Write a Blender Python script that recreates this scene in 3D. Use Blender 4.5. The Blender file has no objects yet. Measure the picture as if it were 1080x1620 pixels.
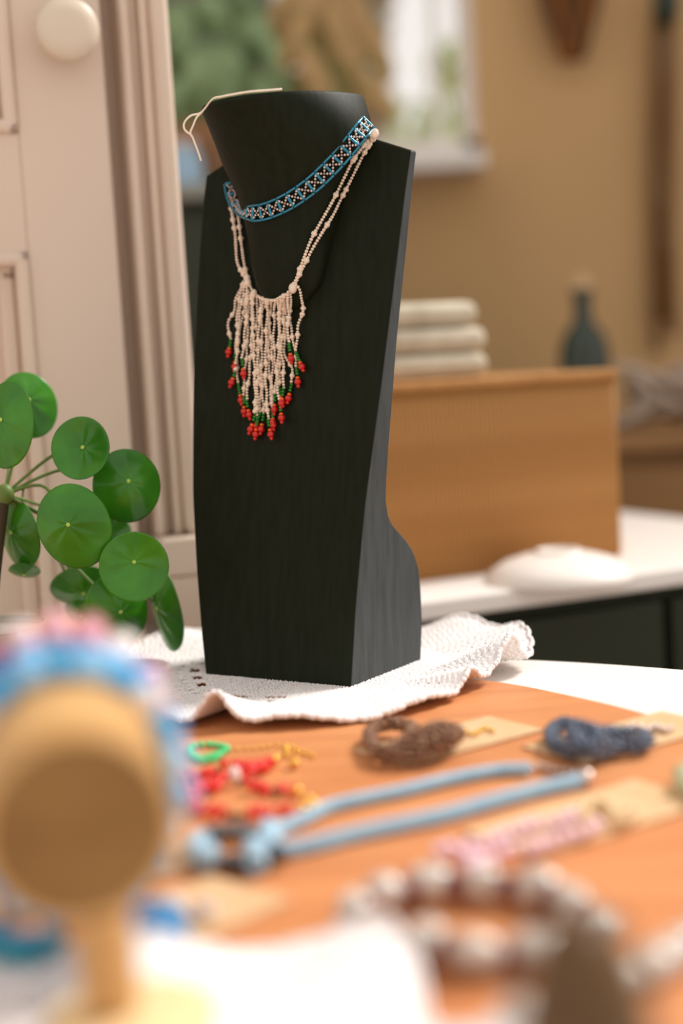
import bpy, math, random
from mathutils import Vector, Matrix, Euler
from mathutils.bvhtree import BVHTree
random.seed(7)
R = math.radians
scene = bpy.context.scene
col = scene.collection

# ------------------------------------------------------------------ camera
CAM_H, PITCH, ROLL, FPX = 0.19, R(5.5), R(3.4), 2250.0
CAM = Vector((0, 0, CAM_H))
FWD = Vector((0, math.cos(PITCH), -math.sin(PITCH)))
_r = Vector((1, 0, 0)); _u = _r.cross(FWD)
RGT = math.cos(ROLL) * _r - math.sin(ROLL) * _u
UPV = math.sin(ROLL) * _r + math.cos(ROLL) * _u
cd = bpy.data.cameras.new('camera'); cam = bpy.data.objects.new('camera', cd); col.objects.link(cam)
m = Matrix.Identity(4)
for i in range(3):
    m[i][0] = RGT[i]; m[i][1] = UPV[i]; m[i][2] = -FWD[i]; m[i][3] = CAM[i]
cam.matrix_world = m
cd.sensor_fit = 'VERTICAL'; cd.sensor_height = 36; cd.sensor_width = 24; cd.lens = 50
cd.clip_start = 0.01; cd.clip_end = 60
cd.dof.use_dof = True; cd.dof.focus_distance = 0.872; cd.dof.aperture_fstop = 2.2
scene.camera = cam

# ------------------------------------------------------------------ light
world = bpy.data.worlds.new('overcast_sky'); scene.world = world; world.use_nodes = True
bg = world.node_tree.nodes['Background']
bg.inputs[0].default_value = (1.0, 0.94, 0.89, 1); bg.inputs[1].default_value = 0.70
sd = bpy.data.lights.new('sun', 'SUN'); sd.energy = 3.0; sd.angle = R(16); sd.color = (1, 0.96, 0.92)
sun = bpy.data.objects.new('sun', sd); col.objects.link(sun)
SUN_DIR = Vector((0.62, 0.34, 0.72)).normalized()
sun.rotation_euler = SUN_DIR.to_track_quat('Z', 'Y').to_euler(); sun.location = SUN_DIR * 6
vs = scene.view_settings
vs.view_transform = 'Standard'; vs.look = 'None'; vs.gamma = 1; vs.use_curve_mapping = False; vs.exposure = 0.46

# ------------------------------------------------------------------ helpers
def ray(px, py): return FWD * FPX + RGT * (px - 540) + UPV * (810 - py)
def at(px, py, z=0.0):            # point of the horizontal plane at height z
    v = ray(px, py); return CAM + v * ((z - CAM.z) / v.z)
def atY(px, py, Y):               # point at distance Y from the camera
    v = ray(px, py); return CAM + v * (Y / v.y)
def lin(c):
    return tuple(((x / 255) / 12.92 if x / 255 < .04045 else ((x / 255 + .055) / 1.055) ** 2.4) for x in c) + (1,)

MATS = {}
def mat(name, c, rough=.6, spec=.4, metal=0, c2=None, scale=40, stretch=(1, 1, 1), bump=0, bscale=200, coat=0, trans=0, sub=0, alpha=1, wave=None, contrast=(.35, .65)):
    if name in MATS: return MATS[name]
    mt = bpy.data.materials.new(name); mt.use_nodes = True
    nt = mt.node_tree; p = nt.nodes['Principled BSDF']
    p.inputs['Base Color'].default_value = lin(c); p.inputs['Roughness'].default_value = rough
    p.inputs['Specular IOR Level'].default_value = spec; p.inputs['Metallic'].default_value = metal
    p.inputs['Coat Weight'].default_value = coat; p.inputs['Transmission Weight'].default_value = trans
    p.inputs['Alpha'].default_value = alpha
    if sub:
        p.inputs['Subsurface Weight'].default_value = sub; p.inputs['Subsurface Scale'].default_value = .004
    tc = nt.nodes.new('ShaderNodeTexCoord'); mp = nt.nodes.new('ShaderNodeMapping')
    mp.inputs['Scale'].default_value = stretch; nt.links.new(tc.outputs['Object'], mp.inputs[0])
    if c2:
        n = nt.nodes.new('ShaderNodeTexNoise'); n.inputs['Scale'].default_value = scale; n.inputs['Detail'].default_value = 6
        nt.links.new(mp.outputs[0], n.inputs['Vector'])
        r = nt.nodes.new('ShaderNodeValToRGB'); r.color_ramp.elements[0].color = lin(c); r.color_ramp.elements[1].color = lin(c2)
        r.color_ramp.elements[0].position = contrast[0]; r.color_ramp.elements[1].position = contrast[1]
        nt.links.new(n.outputs['Fac'], r.inputs[0]); nt.links.new(r.outputs[0], p.inputs['Base Color'])
    if bump:
        b = nt.nodes.new('ShaderNodeBump'); b.inputs['Strength'].default_value = bump; b.inputs['Distance'].default_value = .002
        if wave:
            n2 = nt.nodes.new('ShaderNodeTexWave'); n2.inputs['Scale'].default_value = bscale; n2.bands_direction = wave
            nt.links.new(tc.outputs['Object'], n2.inputs['Vector'])
        else:
            n2 = nt.nodes.new('ShaderNodeTexNoise'); n2.inputs['Scale'].default_value = bscale
            nt.links.new(mp.outputs[0], n2.inputs['Vector'])
        nt.links.new(n2.outputs['Fac'], b.inputs['Height']); nt.links.new(b.outputs[0], p.inputs['Normal'])
    MATS[name] = mt
    return mt

ORG = {}
def empty(name, loc, label=None, cat=None, group=None, kind=None):
    o = bpy.data.objects.new(name, None); o.empty_display_size = .02; col.objects.link(o)
    o.location = loc; ORG[o.name] = Vector(loc); tag(o, label, cat, group, kind); return o
def tag(o, label=None, cat=None, group=None, kind=None):
    if label: o['label'] = label
    if cat: o['category'] = cat
    if group: o['group'] = group
    if kind: o['kind'] = kind
    return o
def mk(name, geo, mt, parent=None, smooth=True, origin=None, label=None, cat=None, group=None, kind=None):
    """geo = (verts, faces) in world coordinates -> ONE mesh object"""
    V, F = geo
    L = ORG[parent.name] if parent else (Vector(origin) if origin else sum((Vector(v) for v in V), Vector()) / len(V))
    me = bpy.data.meshes.new(name); me.from_pydata([tuple(Vector(v) - L) for v in V], [], F); me.update()
    if smooth: me.polygons.foreach_set('use_smooth', [True] * len(F))
    if smooth == 'angle': me.set_sharp_from_angle(angle=R(38))
    me.materials.append(mt)
    o = bpy.data.objects.new(name, me); col.objects.link(o)
    if parent: o.parent = parent
    else: o.location = L
    ORG[o.name] = L; tag(o, label, cat, group, kind); return o
def inst(name, me, M, parent):     # an object that shares mesh data, world matrix M
    o = bpy.data.objects.new(name, me); col.objects.link(o); o.parent = parent
    L = ORG[parent.name]; o.matrix_local = Matrix.Translation(-L) @ M; ORG[o.name] = L; return o
def mesh(name, geo, mt, smooth=True):
    me = bpy.data.meshes.new(name); me.from_pydata([tuple(v) for v in geo[0]], [], geo[1]); me.update()
    if smooth: me.polygons.foreach_set('use_smooth', [True] * len(geo[1]))
    me.materials.append(mt); return me
def bevel(o, w=.003, seg=2):
    b = o.modifiers.new('bevel', 'BEVEL'); b.width = w; b.segments = seg; b.limit_method = 'ANGLE'; return o

def join(*gs):
    V = []; F = []
    for v, f in gs:
        k = len(V); V += list(v); F += [tuple(i + k for i in q) for q in f]
    return V, F
def box(c, s, M=None):
    V = [Vector((x * s[0] / 2, y * s[1] / 2, z * s[2] / 2)) for x in (-1, 1) for y in (-1, 1) for z in (-1, 1)]
    V = [Vector(c) + (M @ v if M else v) for v in V]
    return V, [(0, 1, 3, 2), (4, 6, 7, 5), (0, 4, 5, 1), (2, 3, 7, 6), (0, 2, 6, 4), (1, 5, 7, 3)]
def ell(c, r, M=None, nu=10, nv=6):
    if not hasattr(r, '__len__'): r = (r, r, r)
    V = [Vector((0, 0, r[2]))]
    for j in range(1, nv):
        t = math.pi * j / nv
        for i in range(nu):
            a = 2 * math.pi * i / nu; V.append(Vector((r[0] * math.sin(t) * math.cos(a), r[1] * math.sin(t) * math.sin(a), r[2] * math.cos(t))))
    V.append(Vector((0, 0, -r[2]))); F = []
    for i in range(nu):
        F.append((0, 1 + i, 1 + (i + 1) % nu)); F.append((len(V) - 1, 1 + (nv - 2) * nu + (i + 1) % nu, 1 + (nv - 2) * nu + i))
        for j in range(nv - 2):
            a = 1 + j * nu; F.append((a + i, a + nu + i, a + nu + (i + 1) % nu, a + (i + 1) % nu))
    return [Vector(c) + (M @ v if M else v) for v in V], F
def lathe(prof, c, n=32, M=None):
    V = []; F = []
    for r, z in prof:
        for i in range(n):
            a = 2 * math.pi * i / n; v = Vector((r * math.cos(a), r * math.sin(a), z)); V.append(Vector(c) + (M @ v if M else v))
    for j in range(len(prof) - 1):
        for i in range(n):
            F.append((j * n + i, j * n + (i + 1) % n, (j + 1) * n + (i + 1) % n, (j + 1) * n + i))
    F.append(tuple(range(n - 1, -1, -1))); F.append(tuple((len(prof) - 1) * n + i for i in range(n)))
    return V, F
def tangents(P):
    T = []
    for i in range(len(P)):
        a = P[max(i - 1, 0)]; b = P[min(i + 1, len(P) - 1)]; T.append((b - a).normalized() if (b - a).length > 1e-9 else Vector((0, 0, 1)))
    return T
def tube(P, r, n=8, flat=1.0, nrm=None):
    P = [Vector(p) for p in P]; T = tangents(P); V = []; F = []
    rr = r if hasattr(r, '__len__') else [r] * len(P)
    ref = Vector(nrm) if nrm else Vector((.13, .37, .92)).normalized()
    for p, t, q in zip(P, T, rr):
        x = t.cross(ref); x = x.normalized() if x.length > 1e-5 else Vector((1, 0, 0)); y = x.cross(t)
        for i in range(n):
            a = 2 * math.pi * i / n; V.append(p + x * q * math.cos(a) + y * q * flat * math.sin(a))
    for j in range(len(P) - 1):
        for i in range(n):
            F.append((j * n + i, j * n + (i + 1) % n, (j + 1) * n + (i + 1) % n, (j + 1) * n + i))
    F.append(tuple(range(n - 1, -1, -1))); F.append(tuple((len(P) - 1) * n + i for i in range(n)))
    return V, F
def spline(P, step):
    """Catmull-Rom through P, resampled at equal steps"""
    P = [Vector(p) for p in P]; D = []
    for i in range(len(P) - 1):
        a, b, c, d = P[max(i - 1, 0)], P[i], P[i + 1], P[min(i + 2, len(P) - 1)]
        for k in range(24):
            t = k / 24; D.append(.5 * ((2 * b) + (c - a) * t + (2 * a - 5 * b + 4 * c - d) * t * t + (3 * b - a - 3 * c + d) * t ** 3))
    D.append(P[-1]); out = [D[0]]; acc = 0
    for i in range(1, len(D)):
        seg = (D[i] - D[i - 1]).length; pos = 0
        while acc + seg - pos >= step:
            pos += step - acc; acc = 0; out.append(D[i - 1].lerp(D[i], pos / seg))
        acc += seg - pos
    return out
def closed(P): return list(P) + [P[0]]
def frame_from(z, ref=(0, 0, 1)):
    z = Vector(z).normalized(); ref = Vector(ref)
    if abs(z.dot(ref)) > .98: ref = Vector((0, 1, 0))
    x = ref.cross(z).normalized(); y = z.cross(x); return Matrix((x, y, z)).transposed()
def slab(poly, z0, z1):     # polygon prism
    n = len(poly); V = [Vector((p[0], p[1], z0)) for p in poly] + [Vector((p[0], p[1], z1)) for p in poly]
    return V, [tuple(range(n - 1, -1, -1)), tuple(range(n, 2 * n))] + [(i, (i + 1) % n, n + (i + 1) % n, n + i) for i in range(n)]
def rope(P, r, br, pitch=None, per=6, wob=0.0):
    """bead-crochet rope: small beads in a spiral round the path"""
    pitch = pitch or br * 1.75; C = spline(P, pitch); T = tangents(C); gs = []; ph = 0
    for i, (c, t) in enumerate(zip(C, T)):
        M = frame_from(t, (.2, .1, .97))
        for k in range(per):
            a = 2 * math.pi * k / per + i * .45
            gs.append(ell(c + M @ Vector((math.cos(a), math.sin(a), 0)) * r, br * random.uniform(1 - wob, 1 + wob), None, 6, 4))
    return join(*gs)
def string(P, br, pitch=None, nu=8, nv=5, jit=0, flat=1):
    C = spline(P, pitch or br * 1.7); T = tangents(C)
    return join(*[ell(c + Vector((random.uniform(-jit, jit), random.uniform(-jit, jit), random.uniform(0, jit))), (br, br, br * flat), frame_from(t), nu, nv) for c, t in zip(C, T)])

# ------------------------------------------------------------------ materials
M_wood = mat('orange_brown_wood', (207, 139, 88), .5, .4, c2=(190, 119, 72), scale=7, stretch=(1.2, 7, 4), bump=.08, bscale=60, contrast=(.4, .72))
M_white = mat('white_paint', (236, 230, 224), .4)
M_door = mat('cream_paint', (218, 198, 180), .5, .3)
M_wall = mat('tan_wall', (206, 168, 120), .9, .1, c2=(196, 160, 114), scale=2)
M_scuff_sheen = mat('scuffed_black_paint_sheen', (50, 54, 54), .55, .3, c2=(62, 66, 66), scale=22, stretch=(9, 9, 1), bump=.1, bscale=60)
M_bust = mat('black_stained_wood', (24, 28, 16), .5, .08, c2=(29, 33, 21), scale=18, stretch=(14, 14, 1), bump=.06, bscale=30)
M_seed = mat('cream_seed_bead', (236, 216, 194), .35, .5)
M_green = mat('green_glass_bead', (34, 120, 30), .25, .5)
M_orange = mat('orange_glass_bead', (232, 96, 20), .25, .5)
M_red = mat('red_glass_bead', (196, 26, 16), .15, .6)
M_bugle = mat('blue_bugle_glass', (44, 150, 180), .1, .9, metal=.5, c2=(8, 78, 104), scale=420)
M_silver = mat('silver_bead', (215, 195, 185), .25, .6, metal=.7)
M_cotton = mat('white_cotton', (246, 240, 238), .95, .1, bump=.5, bscale=900)
M_twine = mat('cotton_twine', (240, 226, 206), .9, .1)
M_kraft = mat('kraft_card', (214, 180, 140), .85, .15, c2=(206, 170, 128), scale=60)
M_gold = mat('gold_metal', (230, 180, 80), .25, .5, metal=.8)
M_stand = mat('pale_beech_wood', (206, 162, 102), .5, .4, c2=(190, 142, 84), scale=12, stretch=(1, 6, 1))
M_leaf = mat('glossy_green_leaf', (64, 136, 26), .3, .35, c2=(38, 100, 14), scale=26, coat=.12)
M_leafp = mat('leaf_vein_spot', (170, 205, 90), .5)
M_petiole = mat('leaf_stalk', (96, 120, 52), .5)
M_trunk = mat('plant_trunk', (62, 52, 32), .8)

# ------------------------------------------------------------------ structure
WALL_Y = 2.75; FLOOR_Z = -.74
mk('floor', box((0, 1.0, FLOOR_Z - .02), (7, 4.6, .04)), mat('brown_floorboards', (120, 88, 60), .6, c2=(104, 74, 48), scale=4, stretch=(8, 1, 1)), None, False, kind='structure')
wx0, wx1 = atY(170, 100, WALL_Y).x, atY(752, 100, WALL_Y).x
wz0, wz1 = atY(540, 262, WALL_Y).z, 2.0
wall = empty('wall_back', (0, WALL_Y, FLOOR_Z), kind='structure')
def wallbox(x0, x1, z0, z1): return box(((x0 + x1) / 2, WALL_Y + .06, (z0 + z1) / 2), (x1 - x0, .12, z1 - z0))
for g in (wallbox(-2.6, wx0, FLOOR_Z, 2.3), wallbox(wx1, 2.6, FLOOR_Z, 2.3), wallbox(wx0, wx1, FLOOR_Z, wz0), wallbox(wx0, wx1, wz1, 2.3)):
    mk('wall_section', g, M_wall, wall, False)
win = empty('window_1', ((wx0 + wx1) / 2, WALL_Y, wz0), kind='structure')
fr = join(box(((wx0 + wx1) / 2, WALL_Y + .06, wz0 + .02), (wx1 - wx0, .07, .04)), box(((wx0 + wx1) / 2, WALL_Y + .06, wz1 - .02), (wx1 - wx0, .07, .04)),
          box((wx0 + .02, WALL_Y + .06, (wz0 + wz1) / 2), (.04, .07, wz1 - wz0)), box((wx1 - .012, WALL_Y + .06, (wz0 + wz1) / 2), (.024, .07, wz1 - wz0)))
mk('window_frame', fr, M_white, win, False)
xm = atY(690, 60, WALL_Y).x; xm2 = atY(455, 60, WALL_Y).x
for x, w in ((xm, .012), (xm2, .05)):
    mk('mullion', box((x, WALL_Y + .06, (wz0 + wz1) / 2), (w, .05, wz1 - wz0)), M_white, win, False)
M_glass = mat('clear_pane', (255, 255, 255), .02, .3, alpha=.06)
xs = [wx0 + .04, xm2, xm, wx1 - .024]
for a, b in zip(xs, xs[1:]):
    mk('pane', box(((a + b) / 2, WALL_Y + .06, (wz0 + wz1) / 2), (b - a, .004, wz1 - wz0 - .08)), M_glass, win, False)
bevel(mk('window_sill', box(((wx0 + wx1) / 2, WALL_Y - .05, wz0 - .015), (wx1 - wx0, .10, .03)), M_white, win, False), .004)

# cream panelled door at the left, with its casing
DY = R(-20)                                     # door yaw: its right end stands further back
d0 = atY(252, 0, 1.10)
DX = Vector((math.cos(DY), -math.sin(DY), 0)); DN = Vector((-DX.y, DX.x, 0)) * -1   # DN points to the room
MD = Matrix((DX, -DN, Vector((0, 0, 1)))).transposed()
O = Vector((d0.x, d0.y, 0))                     # right outer edge of the casing
def dbox(x0, x1, z0, z1, n0, n1):               # x along the door (negative = left), n out of the door
    return box(O + DX * ((x0 + x1) / 2) + DN * ((n0 + n1) / 2) + Vector((0, 0, (z0 + z1) / 2)), (x1 - x0, n1 - n0, z1 - z0), MD)
def doorx(px, py, n=0.0):                       # door coordinates of a pixel
    v = ray(px, py); P0 = O + DN * n; t = (P0 - CAM).dot(DN) / v.dot(DN); p = CAM + v * t; return (p - O).dot(DX), p.z
trim = empty('trim_1', O + Vector((0, 0, FLOOR_Z)), kind='structure')
TOP = 1.4
zpl = doorx(290, 842)[1]
prof = [(-.034, -.027, .016), (-.027, -.020, .008), (-.020, -.013, .018), (-.013, -.0, .028)]
for x0, x1, n in prof:
    bevel(mk('casing_moulding', dbox(x0, x1, zpl, TOP, -.06, n), M_door, trim, True), .0095 if x1 == 0 else .0035, 5)
bevel(mk('plinth_block', dbox(-.036, .003, zpl - .03, zpl, -.04, .0325), M_door, trim, False), .003, 2)
bevel(mk('plinth_base', dbox(-.036, .002, FLOOR_Z, zpl - .03, -.04, .031), M_door, trim, False), .003, 2)
door = empty('door_1', O + DX * -.2 + Vector((0, 0, FLOOR_Z)), kind='structure')
xe = doorx(152, 0)[0]; xp = doorx(24, 200)[0]
zt1 = doorx(10, 216)[1]; zt2 = doorx(10, 402)[1]
bevel(mk('stile', dbox(xp, xe, FLOOR_Z + .01, TOP, -.02, .012), M_door, door, False), .002, 2)
mk('rebate', dbox(xe - .02, -.034, FLOOR_Z + .01, TOP, -.06, -.030), M_door, door, False)
mk('rail', dbox(-.75, xp, zt2, zt1, -.02, .012), M_door, door, False)
for z0, z1 in ((zt1, TOP), (FLOOR_Z + .1, zt2)):
    mk('panel', dbox(-.75, xp - .022, z0 + (.022 if z0 == zt1 else 0), z1 - (.022 if z1 == zt2 else 0), -.02, -.006), M_door, door, False)
    bevel(mk('panel_moulding', dbox(xp - .010, xp, z0, z1, -.02, .017), M_door, door, False), .004, 3)
    bevel(mk('panel_moulding', dbox(xp - .022, xp - .010, z0, z1, -.02, .006), M_door, door, False), .004, 3)
    zz = z0 if z0 == zt1 else z1; sg = 1 if z0 == zt1 else -1
    bevel(mk('panel_moulding', dbox(-.75, xp, min(zz, zz + sg * .010), max(zz, zz + sg * .010), -.02, .017), M_door, door, False), .004, 3)
    bevel(mk('panel_moulding', dbox(-.75, xp - .010, min(zz + sg * .010, zz + sg * .022), max(zz + sg * .010, zz + sg * .022), -.02, .006), M_door, door, False), .004, 3)
kx, kz = doorx(108, 45, .04)
kc = O + DX * kx + Vector((0, 0, kz)) + DN * .012
mk('door_knob', lathe([(.009, 0), (.009, .010), (.013, .014), (.021, .018), (.0225, .023), (.0222, .028), (.0205, .031), (.012, .0325), (.002, .033)], kc, 40, frame_from(DN)), mat('knob_paint', (216, 200, 178), .35, .4), door)

# ------------------------------------------------------------------ tables
def circle(cx, cy, r, n=96, wav=0): return [(cx + (r + wav * (math.sin(9 * a + 1) + .6 * math.sin(17 * a))) * math.cos(a), cy + (r + wav * (math.sin(9 * a + 1) + .6 * math.sin(17 * a))) * math.sin(a)) for a in (2 * math.pi * i / n for i in range(n))]
ZT = -.005
tb = empty('round_table', (-.17, .39, FLOOR_Z), 'large white round table under the wooden slab', 'table')
bevel(mk('tabletop', slab(circle(-.17, .385, .62, 128), ZT - .028, ZT), M_white, tb, False), .006, 3)
mk('pedestal', lathe([(.24, 0), (.24, .02), (.06, .05), (.045, .2), (.045, .6), (.12, .705)], (-.17, .39, FLOOR_Z), 40), M_white, tb)
bevel(mk('wooden_slab', slab(circle(-.157, .59, .352, 160, .0022), ZT, 0), M_wood, None, False, origin=(-.157, .59, ZT),
   label='thin round orange-brown wooden slab covering most of the white table', cat='board'), .0015, 2)

# ------------------------------------------------------------------ display bust
BA = at(555, 1087, .003)
yaw, lean = R(34), R(10)
BU = Vector((math.cos(yaw), -math.sin(yaw), 0)); BN = Vector((-math.sin(yaw), -math.cos(yaw), 0))
BT = math.cos(lean) * Vector((0, 0, 1)) - math.sin(lean) * BN
def interp(x, T):
    if x <= T[0][0]: return T[0][1]
    for (a, b), (c, d) in zip(T, T[1:]):
        if x <= c: return b + (d - b) * (x - a) / (c - a)
    return T[-1][1]
def sm(x, T, h=.5):      # smoothed lookup
    return sum(interp(x + k * h, T) for k in (-1, -.5, 0, .5, 1)) / 5
LEFT = [(0, -11.25), (3, -11.8), (6.8, -12.4), (11.7, -13.0), (19.3, -13.38), (25.6, -13.36), (31.2, -13.2), (33.0, -12.95)]
RIGHT = [(0, 0), (5.2, .13), (10.9, .51), (18.6, 1.4), (24.3, 2.0), (30, 2.57), (32.4, 2.87), (33.4, 2.95)]
THICK = [(0, 8.3), (2.5, 8.2), (4.6, 7.8), (6, 7.35), (7.2, 6.5), (8.2, 5.3), (8.8, 4.3), (9.35, 3.45), (10.0, 2.85), (10.8, 2.45), (12, 2.2), (15, 1.8), (20.6, 1.2), (27, .95), (33.5, .6)]
TLv = [i * .5 for i in range(20)] + [10 + i * 1.0 for i in range(23)] + [32.5]
NS = 16
def bpt(s, t, n): return BA + (BU * s + BT * t + BN * n) / 100
V = []; F = []; ring = 2 * (NS + 1)
for t in TLv:
    L_, R_ = sm(t, LEFT) if t > .5 else interp(t, LEFT), sm(t, RIGHT) if t > .5 else interp(t, RIGHT)
    for k in range(NS + 1):
        s = L_ + (R_ - L_) * k / NS
        tt = t if t < 32.4 else 32.35 + 1.7 * min(1, (1 - abs(2 * k / NS - 1)) * 1.9) + (.5 if k < NS / 2 else 0)
        V.append(bpt(s, tt, 0))
    th = sm(t, THICK, .25) if t > .3 else 8.3
    for k in range(NS, -1, -1):
        s = L_ + (R_ - L_) * k / NS
        tt = t if t < 32.4 else 32.35 + 1.7 * min(1, (1 - abs(2 * k / NS - 1)) * 1.9) + (.5 if k < NS / 2 else 0)
        p = bpt(s, tt, 0); p = p - BN * th / 100
        V.append(p)
for j in range(len(TLv) - 1):
    for i in range(ring): F.append((j * ring + i, j * ring + (i + 1) % ring, (j + 1) * ring + (i + 1) % ring, (j + 1) * ring + i))
for j in (0, len(TLv) - 1):
    for k in range(NS):
        a = j * ring + k; b = j * ring + ring - 1 - k
        q = (a, a + 1, b - 1, b); F.append(q[::-1] if j == 0 else q)
for v in V: v.z = max(v.z, .003)
bust = empty('display_bust', (BA.x, BA.y, .003), 'tall black wooden necklace bust standing on the lace doily', 'display bust')
body_geo = (V, F)
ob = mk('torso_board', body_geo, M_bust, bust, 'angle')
ob.data.materials.append(M_scuff_sheen)                # side faces: light sheen painted in as grey, with scuff streaks
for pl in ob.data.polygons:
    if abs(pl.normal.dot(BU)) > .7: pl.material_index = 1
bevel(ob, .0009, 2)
NECK = [(23.4, .15, .9, -5.75), (24, .75, 1.7, -5.75), (24.6, 1.05, 2.3, -5.7), (25, 1.2, 2.5, -5.7), (26, 1.6, 2.75, -5.7), (28, 2.2, 3.1, -5.6), (30, 2.9, 3.6, -5.6), (31, 3.3, 4.0, -5.55), (32, 3.9, 4.6, -5.4), (33, 4.6, 5.15, -5.25), (34, 5.4, 5.2, -5.35), (35, 6.3, 5.1, -5.55), (36.2, 7.2, 4.9, -5.8), (36.45, 7.2, 4.8, -5.85)]
NV = []; NF = []; NPH = 40
for t, p, w, sc in NECK:
    for i in range(NPH + 1):
        a = -math.pi / 2 + math.pi * i / NPH
        q = bpt(sc + w * math.sin(a), t, 0) + BN * (p * math.cos(a) ** .9 if math.cos(a) > 0 else 0) / 100
        if t > 35: q.z -= .055 * p * max(math.cos(a), 0) / 100
        NV.append(q)
    for i in range(NPH, -1, -NPH // 8):
        a = -math.pi / 2 + math.pi * i / NPH
        back = -.4 if t < 33.2 else -.5 - .5 * math.cos(a)
        NV.append(bpt(sc + w * .99 * math.sin(a), t, 0) + BN * back / 100)
NR = len(NV) // len(NECK)
for j in range(len(NECK) - 1):
    for i in range(NR): NF.append((j * NR + i, j * NR + (i + 1) % NR, (j + 1) * NR + (i + 1) % NR, (j + 1) * NR + i))
NF.append(tuple(range(NR - 1, -1, -1))); NF.append(tuple((len(NECK) - 1) * NR + i for i in range(NR)))
ob = mk('neck', (NV, NF), M_bust, bust, 'angle'); bevel(ob, .0012, 2)

bg_geo = join(body_geo, (NV, NF))
bvh = BVHTree.FromPolygons([tuple(v) for v in bg_geo[0]], bg_geo[1])
def onbust(px, py, off=.002):
    d = ray(px, py).normalized(); h = bvh.ray_cast(CAM, d)
    if h[0] is None:
        e = atY(px, py, .87); return e
    return h[0] - d * off
def bustpath(P, off, step=.0015, smooth=6):
    D = spline([Vector((x, y, 0)) for x, y in P], 2.0); Q = [onbust(p.x, p.y, off) for p in D]
    for _ in range(smooth): Q = [Q[0]] + [(Q[i - 1] + Q[i] * 2 + Q[i + 1]) / 4 for i in range(1, len(Q) - 1)] + [Q[-1]]
    return Q

# ------------------------------------------------------------------ choker on the neck
cp = [(364, 290), (366, 303), (371, 320), (386, 335), (410, 337), (440, 327), (470, 310), (500, 287), (530, 257), (555, 228), (573, 205), (585, 192)]
Pc = bustpath(cp, .0025, smooth=10)
ch = empty('bead_choker', Pc[len(Pc) // 2], 'blue glass bead choker with silver bead crosses around the black neck', 'necklace')
C = spline(Pc, .0076); T = tangents(C)
bug = mesh('bugle_bead', tube([(0, 0, -.5), (0, 0, .5)], 1, 7), M_bugle)
def bar(p, q, r, parent, name='bugle_bead'):
    d = q - p; Mx = Matrix.Translation((p + q) / 2) @ frame_from(d).to_4x4() @ Matrix.Diagonal((r, r, d.length, 1)); return inst(name, bug, Mx, parent)
HWD = .0047
sides = []
for c, t in zip(C, T):
    vd = (c - CAM).normalized(); w = t.cross(vd).normalized()
    if w.z < 0: w = -w
    hw = HWD * (1.0 if c.x > -.045 else .8); sides.append((c + w * hw, c - w * hw))
for i in range(len(C) - 1):
    a0, b0 = sides[i]; a1, b1 = sides[i + 1]
    bar(a0.lerp(a1, .04), a0.lerp(a1, .96), .00085, ch); bar(b0.lerp(b1, .04), b0.lerp(b1, .96), .00085, ch)
    bar(a0.lerp(b0, .08), a0.lerp(b0, .92), .0011, ch)
    gs = []
    for k in range(5):
        f = .14 + .72 * k / 4
        for g in (f, 1 - f):
            if k == 2 and g != f: continue
            p = a0.lerp(a1, f).lerp(b0.lerp(b1, f), .12 + .76 * g) ; gs.append(ell(p - (p - CAM).normalized() * .0004, .00088, None, 7, 5))
    mk('silver_bead_cross', join(*gs), M_silver, ch)
bar(sides[-1][0], sides[-1][1], .0011, ch)

# ------------------------------------------------------------------ white fringe necklace with red drops
nk = empty('fringe_necklace', onbust(430, 478, .002), 'cream seed bead necklace with a fringe ending in red and green drops', 'necklace')
def beads(Q, r=.00108, big=.0, pitch=.00195, big_every=15):
    Cc = spline(Q, pitch); Tt = tangents(Cc); gs = []; k = random.randint(3, 12)
    for i, (c, t) in enumerate(zip(Cc, Tt)):
        k += 1; rr = r * random.uniform(.9, 1.08)
        if big and k % big_every == 0: rr = r * 1.75; k += random.randint(-5, 5)
        gs.append(ell(c, (rr, rr, rr * .86), frame_from(t), 8, 6))
    return join(*gs)
cords = [([(592, 211), (575, 231), (558, 254), (540, 290), (525, 320), (508, 350), (492, 379), (480, 410), (470, 437), (462, 458)], .0022),
         ([(594, 214), (577, 240), (559, 276), (548, 298), (538, 317), (527, 340), (510, 367), (494, 394), (482, 418), (472, 437), (463, 460)], .0024),
         ([(364, 312), (367, 338), (372, 371), (375, 414), (384, 432), (393, 446)], .0022), ([(374, 328), (378, 350), (381, 379), (387, 422), (394, 446)], .0026),
         ([(393, 445), (397, 456), (402, 464), (412, 471), (424, 475), (436, 475), (445, 471), (454, 465), (461, 459)], .0026)]
for P, off in cords: mk('bead_strand', beads(bustpath(P, off), .00115, 1), M_seed, nk)
for px, py, rr in ((593, 211, .0024), (463, 456, .0027), (392, 447, .0024), (402, 464, .0022)): mk('large_bead', ell(onbust(px, py, .0035), (rr, rr, rr * 1.25)), M_seed, nk)
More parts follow.
